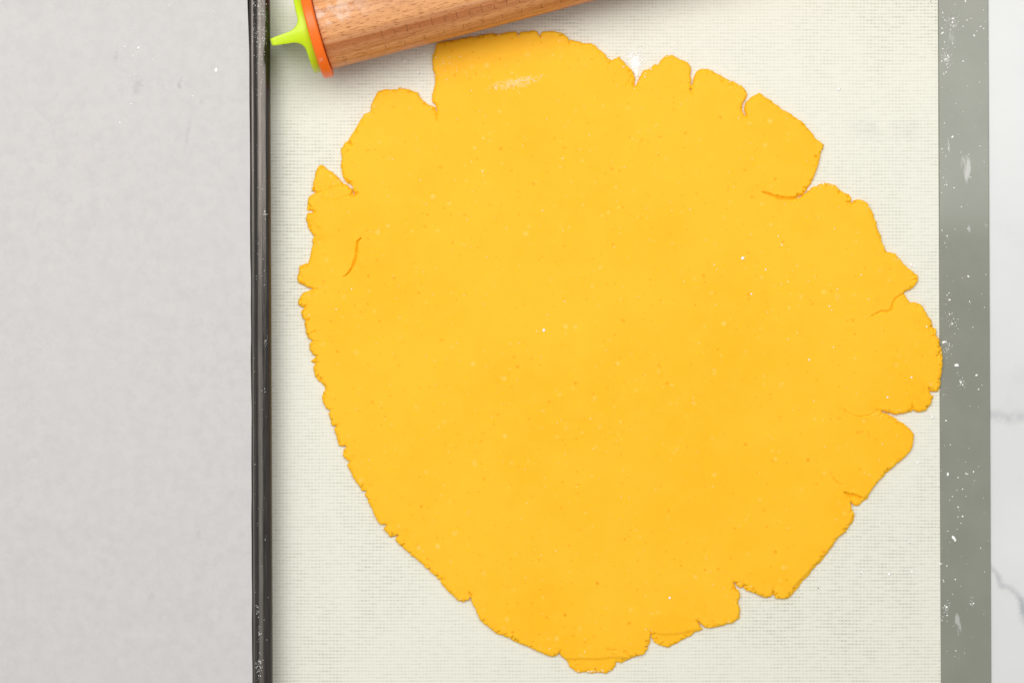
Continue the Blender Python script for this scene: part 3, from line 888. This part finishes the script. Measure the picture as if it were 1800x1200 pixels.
# ------------------------------------------------------------------ flour specks and crumbs
t_ = (1 + 5 ** 0.5) / 2
ICO_V = np.array([(-1, t_, 0), (1, t_, 0), (-1, -t_, 0), (1, -t_, 0), (0, -1, t_), (0, 1, t_), (0, -1, -t_), (0, 1, -t_), (t_, 0, -1), (t_, 0, 1), (-t_, 0, -1), (-t_, 0, 1)]) / math.hypot(1, t_)
ICO_F = [(0, 11, 5), (0, 5, 1), (0, 1, 7), (0, 7, 10), (0, 10, 11), (1, 5, 9), (5, 11, 4), (11, 10, 2), (10, 7, 6), (7, 1, 8), (3, 9, 4), (3, 4, 2), (3, 2, 6), (3, 6, 8), (3, 8, 9), (4, 9, 5), (2, 4, 11), (6, 2, 10), (8, 6, 7), (9, 8, 1)]
def surf_z(x, y):
    z = dough_z(x, y)
    if z is not None: return z
    pe = float(paper_edge(y))
    if x < pe: return float(paper_z(np.array([x]), np.array([y]))[0]) + 0.00006
    c, s = math.cos(prot), math.sin(prot)
    lx = c * (x - prx) + s * (y - pry)                    # local: 0 at the outer rim edge
    if lx < 0.0:
        u = (lx + RA) / RA
        if abs(u) < 0.97: return RIM_Z + RB * math.sqrt(1 - u * u)
        return None
    if x > xr - rot * y: return 0.0
    return MAT_T + (0.0002 if x > xr - BW - rot * y else 0.0)
class Grains:
    def __init__(self): self.v = []; self.f = []
    def add(self, px, py, r, elong=1.0, ang=None, flat=0.38, zguess=0.002):
        x, y = W(px, py, zguess)
        z = surf_z(x, y)
        if z is None: return
        x, y = W(px, py, z)
        ang = random.uniform(0, 6.283) if ang is None else ang
        V = ICO_V * (1 + rng.uniform(-0.35, 0.35, (12, 1)))
        V = V * np.array([r * elong, r, r * flat])
        c, s = math.cos(ang), math.sin(ang)
        b = len(self.v)
        for p in V: self.v.append((x + c * p[0] - s * p[1], y + s * p[0] + c * p[1], z + p[2] + r * flat * 0.55))
        self.f += [(a + b, q + b, d + b) for (a, q, d) in ICO_F]
    def px(self, px, py, rpx, elong=1.0, ang=None, flat=0.38, zg=0.002):
        self.add(px, py, rpx / PPM, elong, ang, flat, zg)
g_mat, g_rim, g_paper, g_dough = Grains(), Grains(), Grains(), Grains()
U = random.uniform
# grey border: traced larger grains
for (px, py, r) in [(1697,3,1.6),(1657,23,1.4),(1661,36,1.3),(1658,31,1),(1656,50,1.2),(1675,33,2),(1674,40,1.5),(1676,46,1.3),(1681,45,1),(1693,47,1),(1700,36,1.2),(1707,33,1),(1712,63,1.8),(1717,55,1),(1724,47,1.1),(1729,51,1.2),(1657,86,1.1),
  (1655,108,1.5),(1661,105,1.4),(1666,98,1.6),(1668,101,1.2),(1693,108,1.9),(1666,119,1),(1659,130,1.4),(1663,127,1.2),(1675,77,1.1),
  (1674,241,1.8),(1656,262,1.2),(1723,257,1.3),(1730,285,1),(1664,325,1.5),(1677,330,1.1),(1690,364,1.1),(1701,402,1),(1656,405,1),(1665,415,1.3),(1661,427,1),(1702,486,1.8),(1669,527,1.8),(1665,519,1.1),(1704,530,1.1),(1668,515,1),
  (1669,552,1.3),(1674,569,1.8),(1710,575,1.1),(1676,560,.9),(1684,561,1),(1659,601,2.6),(1663,601,1.4),(1669,607,.9),(1667,613,.9),(1682,642,3.4),(1717,659,2),(1689,672,1.8),(1692,676,1.4),(1687,669,1.1),(1720,684,1.3),(1726,677,1),(1663,739,1.3),
  (1666,833,2.5),(1698,832,1.7),(1701,833,1.1),(1684,839,1.3),(1674,872,1.4),(1692,859,1.1),(1698,872,.9),(1684,891,1.5),(1692,907,1.4),(1684,908,1),(1689,919,1),(1676,945,3.6),(1679,949,2),(1653,990,2),(1658,1019,1.3),(1659,1022,1),(1679,1018,1.4),
  (1664,1066,2.6),(1661,1064,1.3),(1665,1081,1.3),(1711,1060,1.4),(1706,1061,1),(1692,907,1.3),(1656,1089,.9),(1680,1143,1.2)]:
    g_mat.px(px, py, r * 1.0, U(1.0, 1.6))
g_mat.px(1656.5, 58.5, 1.6, 2.6, 0.42); g_mat.px(1667, 262, 0.5, 9, 1.55); g_mat.px(1663, 104, 0.9, 3, -0.9)
for _ in range(140):
    px, py = U(1653, 1738), U(0, 1200)
    if U(0, 1) < 0.45: px = 1653 + abs(random.gauss(0, 22))
    g_mat.px(min(px, 1738), py, abs(random.gauss(0, 0.33)) + 0.28, U(1, 1.8))
for (cx, cy, s, n) in [(1664, 100, 8, 60), (1676, 40, 9, 60), (1690, 674, 6, 25), (1665, 610, 9, 30), (1672, 560, 12, 25), (1664, 1066, 6, 25), (1706, 1060, 6, 15)]:
    for _ in range(n): g_mat.px(min(max(random.gauss(cx, s * .6), 1653), 1737), random.gauss(cy, s), U(0.3, 0.7), U(1, 1.6))
# on the woven part of the mat
for (px, py, r, e) in [(1514,1005,1.6,3.2),(1563,1009,2.9,1.2),(1561,1032,1.2,2),(1602,465,3,1.6),(1608,468,2,1.3),(1588,456,1.3,1.5),(1474,157,2.8,1.2),(1639,733,2,1.6),(1613,812,1.8,2),(1636,728,1.5,2.2),(1598,952,1.6,2),(1603,1005,1.8,2),(536,765,1,3.5),(617,860,1.3,1.3),
   (735,127,3,1.3),(745,94,1.6,2.4),(711,106,2.4,1.4),(740,140,1.2,2),(575,191,1.2,1.2),(586,190,1,1.4),(617,204,1.4,1.3),(683,138,1.2,1.5),(1181,80,1.8,2),(1186,76,1.5,2.4),(1133,84,1.3,1.4),(1112,78,1,2),(1144,88,1.3,1.6),(1202,92,1.4,1.8),(1334,67,1.2,1.6),
   (1640,1018,1,1.4),(1472,1076,1.2,1.6),(735,1144,1.2,1.6),(664,938,1.5,1.5),(524,763,.9,2)]:
    g_mat.px(px, py, r, e)
for _ in range(430):           # heap of flour in the notch at the top of the dough
    a = abs(random.gauss(0, 1))
    py = random.gauss(111, 9)
    px = random.gauss(1115 - (py - 100) * -0.12, 3 + max(0, 125 - py) * 0.17)
    g_mat.px(px, py, U(0.5, 1.6), U(1, 2.0))
for _ in range(70): g_mat.px(random.gauss(1112, 22), random.gauss(96, 12), U(0.35, 0.9), U(1, 2.4))
for k in range(140):           # dusting along the dough's edge
    p = OUT[random.randrange(len(OUT))]
    if p[0] < 740 and random.random() < 0.7: continue
    g_mat.px(p[0] + random.gauss(0, 5), p[1] + random.gauss(0, 5), U(0.4, 1.0), U(1, 1.8))
for (ax0, ay0, bx0, by0, n) in [(1498, 930, 1400, 1044, 46), (1010, 1180, 1080, 1178, 30), (1475, 332, 1527, 354, 18), (1440, 322, 1470, 324, 14)]:
    for _ in range(n):
        t = random.random()
        g_mat.px(ax0 + (bx0 - ax0) * t + random.gauss(1, 2), ay0 + (by0 - ay0) * t + random.gauss(1, 2), U(0.5, 1.1), U(1, 1.6))
for _ in range(260): g_mat.px(U(480, 1650), U(0, 1195), U(0.3, 0.75), U(1, 2.2))
for _ in range(110): g_mat.px(random.gauss(690, 60), random.gauss(118, 18), U(0.35, 0.8), U(1, 2))
# on the dough
for (px, py, r) in [(1305.6,453.7,3.9),(1346,474,2.4),(1321,516.5,2.8),(1255,465,1.7),(1374,430,2),(1368,415,1.7),(1401,467.5,1.5),(1385,495,1.5),(956,580.5,4.2),(943,582,1.6),(1177,1050.5,3.4),(1422,632,2.8),(1602,663,2.6),(1629,574,2.4),(1458,538,1.9),(1462,545,1.2),
   (1467,402,1.6),(1514,483,1.6),(1472,508,1.7),(1527,526,1.4),(1144,122,2.4),(1080,98,1),(618,508,1.7),(591,543.5,1.7),(697,524,1.2),(848,301,2),(849,243,1.6),(966,1139,1.6),(1560,698,2.6)]:
    g_dough.px(px, py, r * 0.62, U(1, 1.3), flat=0.35, zg=0.0047)
for _ in range(70):
    px, py = random.gauss(905, 26), 0
    py = 147 - (px - 905) * 0.2 + random.gauss(0, 4.5)
    g_dough.px(px, py, U(0.3, 0.7), U(1, 2.2), 0.2, 0.4, 0.0047)
for _ in range(45): g_dough.px(U(560, 1620), U(80, 1150), U(0.25, 0.6), U(1, 1.5), None, 0.4, 0.0047)
# on the paper
for (px, py, r, e, a) in [(380,124,3.9,1.25,None),(244,84,1.6,3.0,0.65),(219.5,82,0.9,2.4,0.1),(269,105,1.2,1.2,None),(211,216,1.7,1.3,-0.6),(230,183,1.3,1.2,None),(298,10,1.2,1.3,None),(339,169,1.2,1.2,None),(372,164,.9,1.2,None),(376,20,1,1.2,None),(349,97,.8,1.3,None),(235,98,1,1.2,None),(236,131,.9,1.4,None),(293,155,.9,1.2,None),(425,96,.9,1.4,None)]:
    g_paper.px(px, py, r, e, a, 0.5, 0.004)
for _ in range(150): g_paper.px(random.gauss(290, 80), random.gauss(130, 75), U(0.22, 0.5), U(1, 1.8), None, 0.5, 0.004)
# on the rim, thickest at the top
for _ in range(240):
    py = abs(random.gauss(0, 62)); g_rim.px(U(437, 474), py, U(0.3, 0.7), U(1, 1.4), None, 0.5, RIM_Z + 0.003)
for _ in range(90): g_rim.px(U(442, 476), U(0, 1200), U(0.25, 0.6), U(1, 1.5), None, 0.5, RIM_Z + 0.003)
for (cx, cy, s, n) in [(466, 377, 3, 14), (466, 687, 1.2, 3), (467, 594, 4, 8), (455, 1172, 5, 45), (453, 1070, 3, 20), (456, 1110, 3, 14)]:
    for _ in range(n): g_rim.px(random.gauss(cx, s * 0.55), random.gauss(cy, s * 1.8), U(0.3, 0.75), U(1, 1.5), None, 0.5, RIM_Z + 0.003)
for nm, g_, lab in (('flour_dusting', g_mat, 'white flour specks scattered over the silicone mat'), ('flour_dusting', g_dough, 'pale flour specks and a smear on the dough surface'),
                    ('flour_dusting', g_paper, 'white flour specks on the parchment paper'), ('flour_dusting', g_rim, 'fine flour specks on the dark rim of the baking sheet')):
    o = mesh_obj(nm, g_.v, g_.f, M_flour)
    tag(o, lab, 'flour', kind='stuff')
gs = Grains()
gs.px(1438.5, 1033, 1.1); gs.px(1636, 3, 1.0); gs.px(1328, 484, 0.6, zg=0.0047); gs.px(1046, 1174, 0.9, zg=0.003); gs.px(434, 535, .7, 2.5, .4)
o = mesh_obj('dark_crumbs', gs.v, gs.f, M_speck)
tag(o, 'tiny dark crumbs on the mat and dough', 'crumbs', kind='stuff')
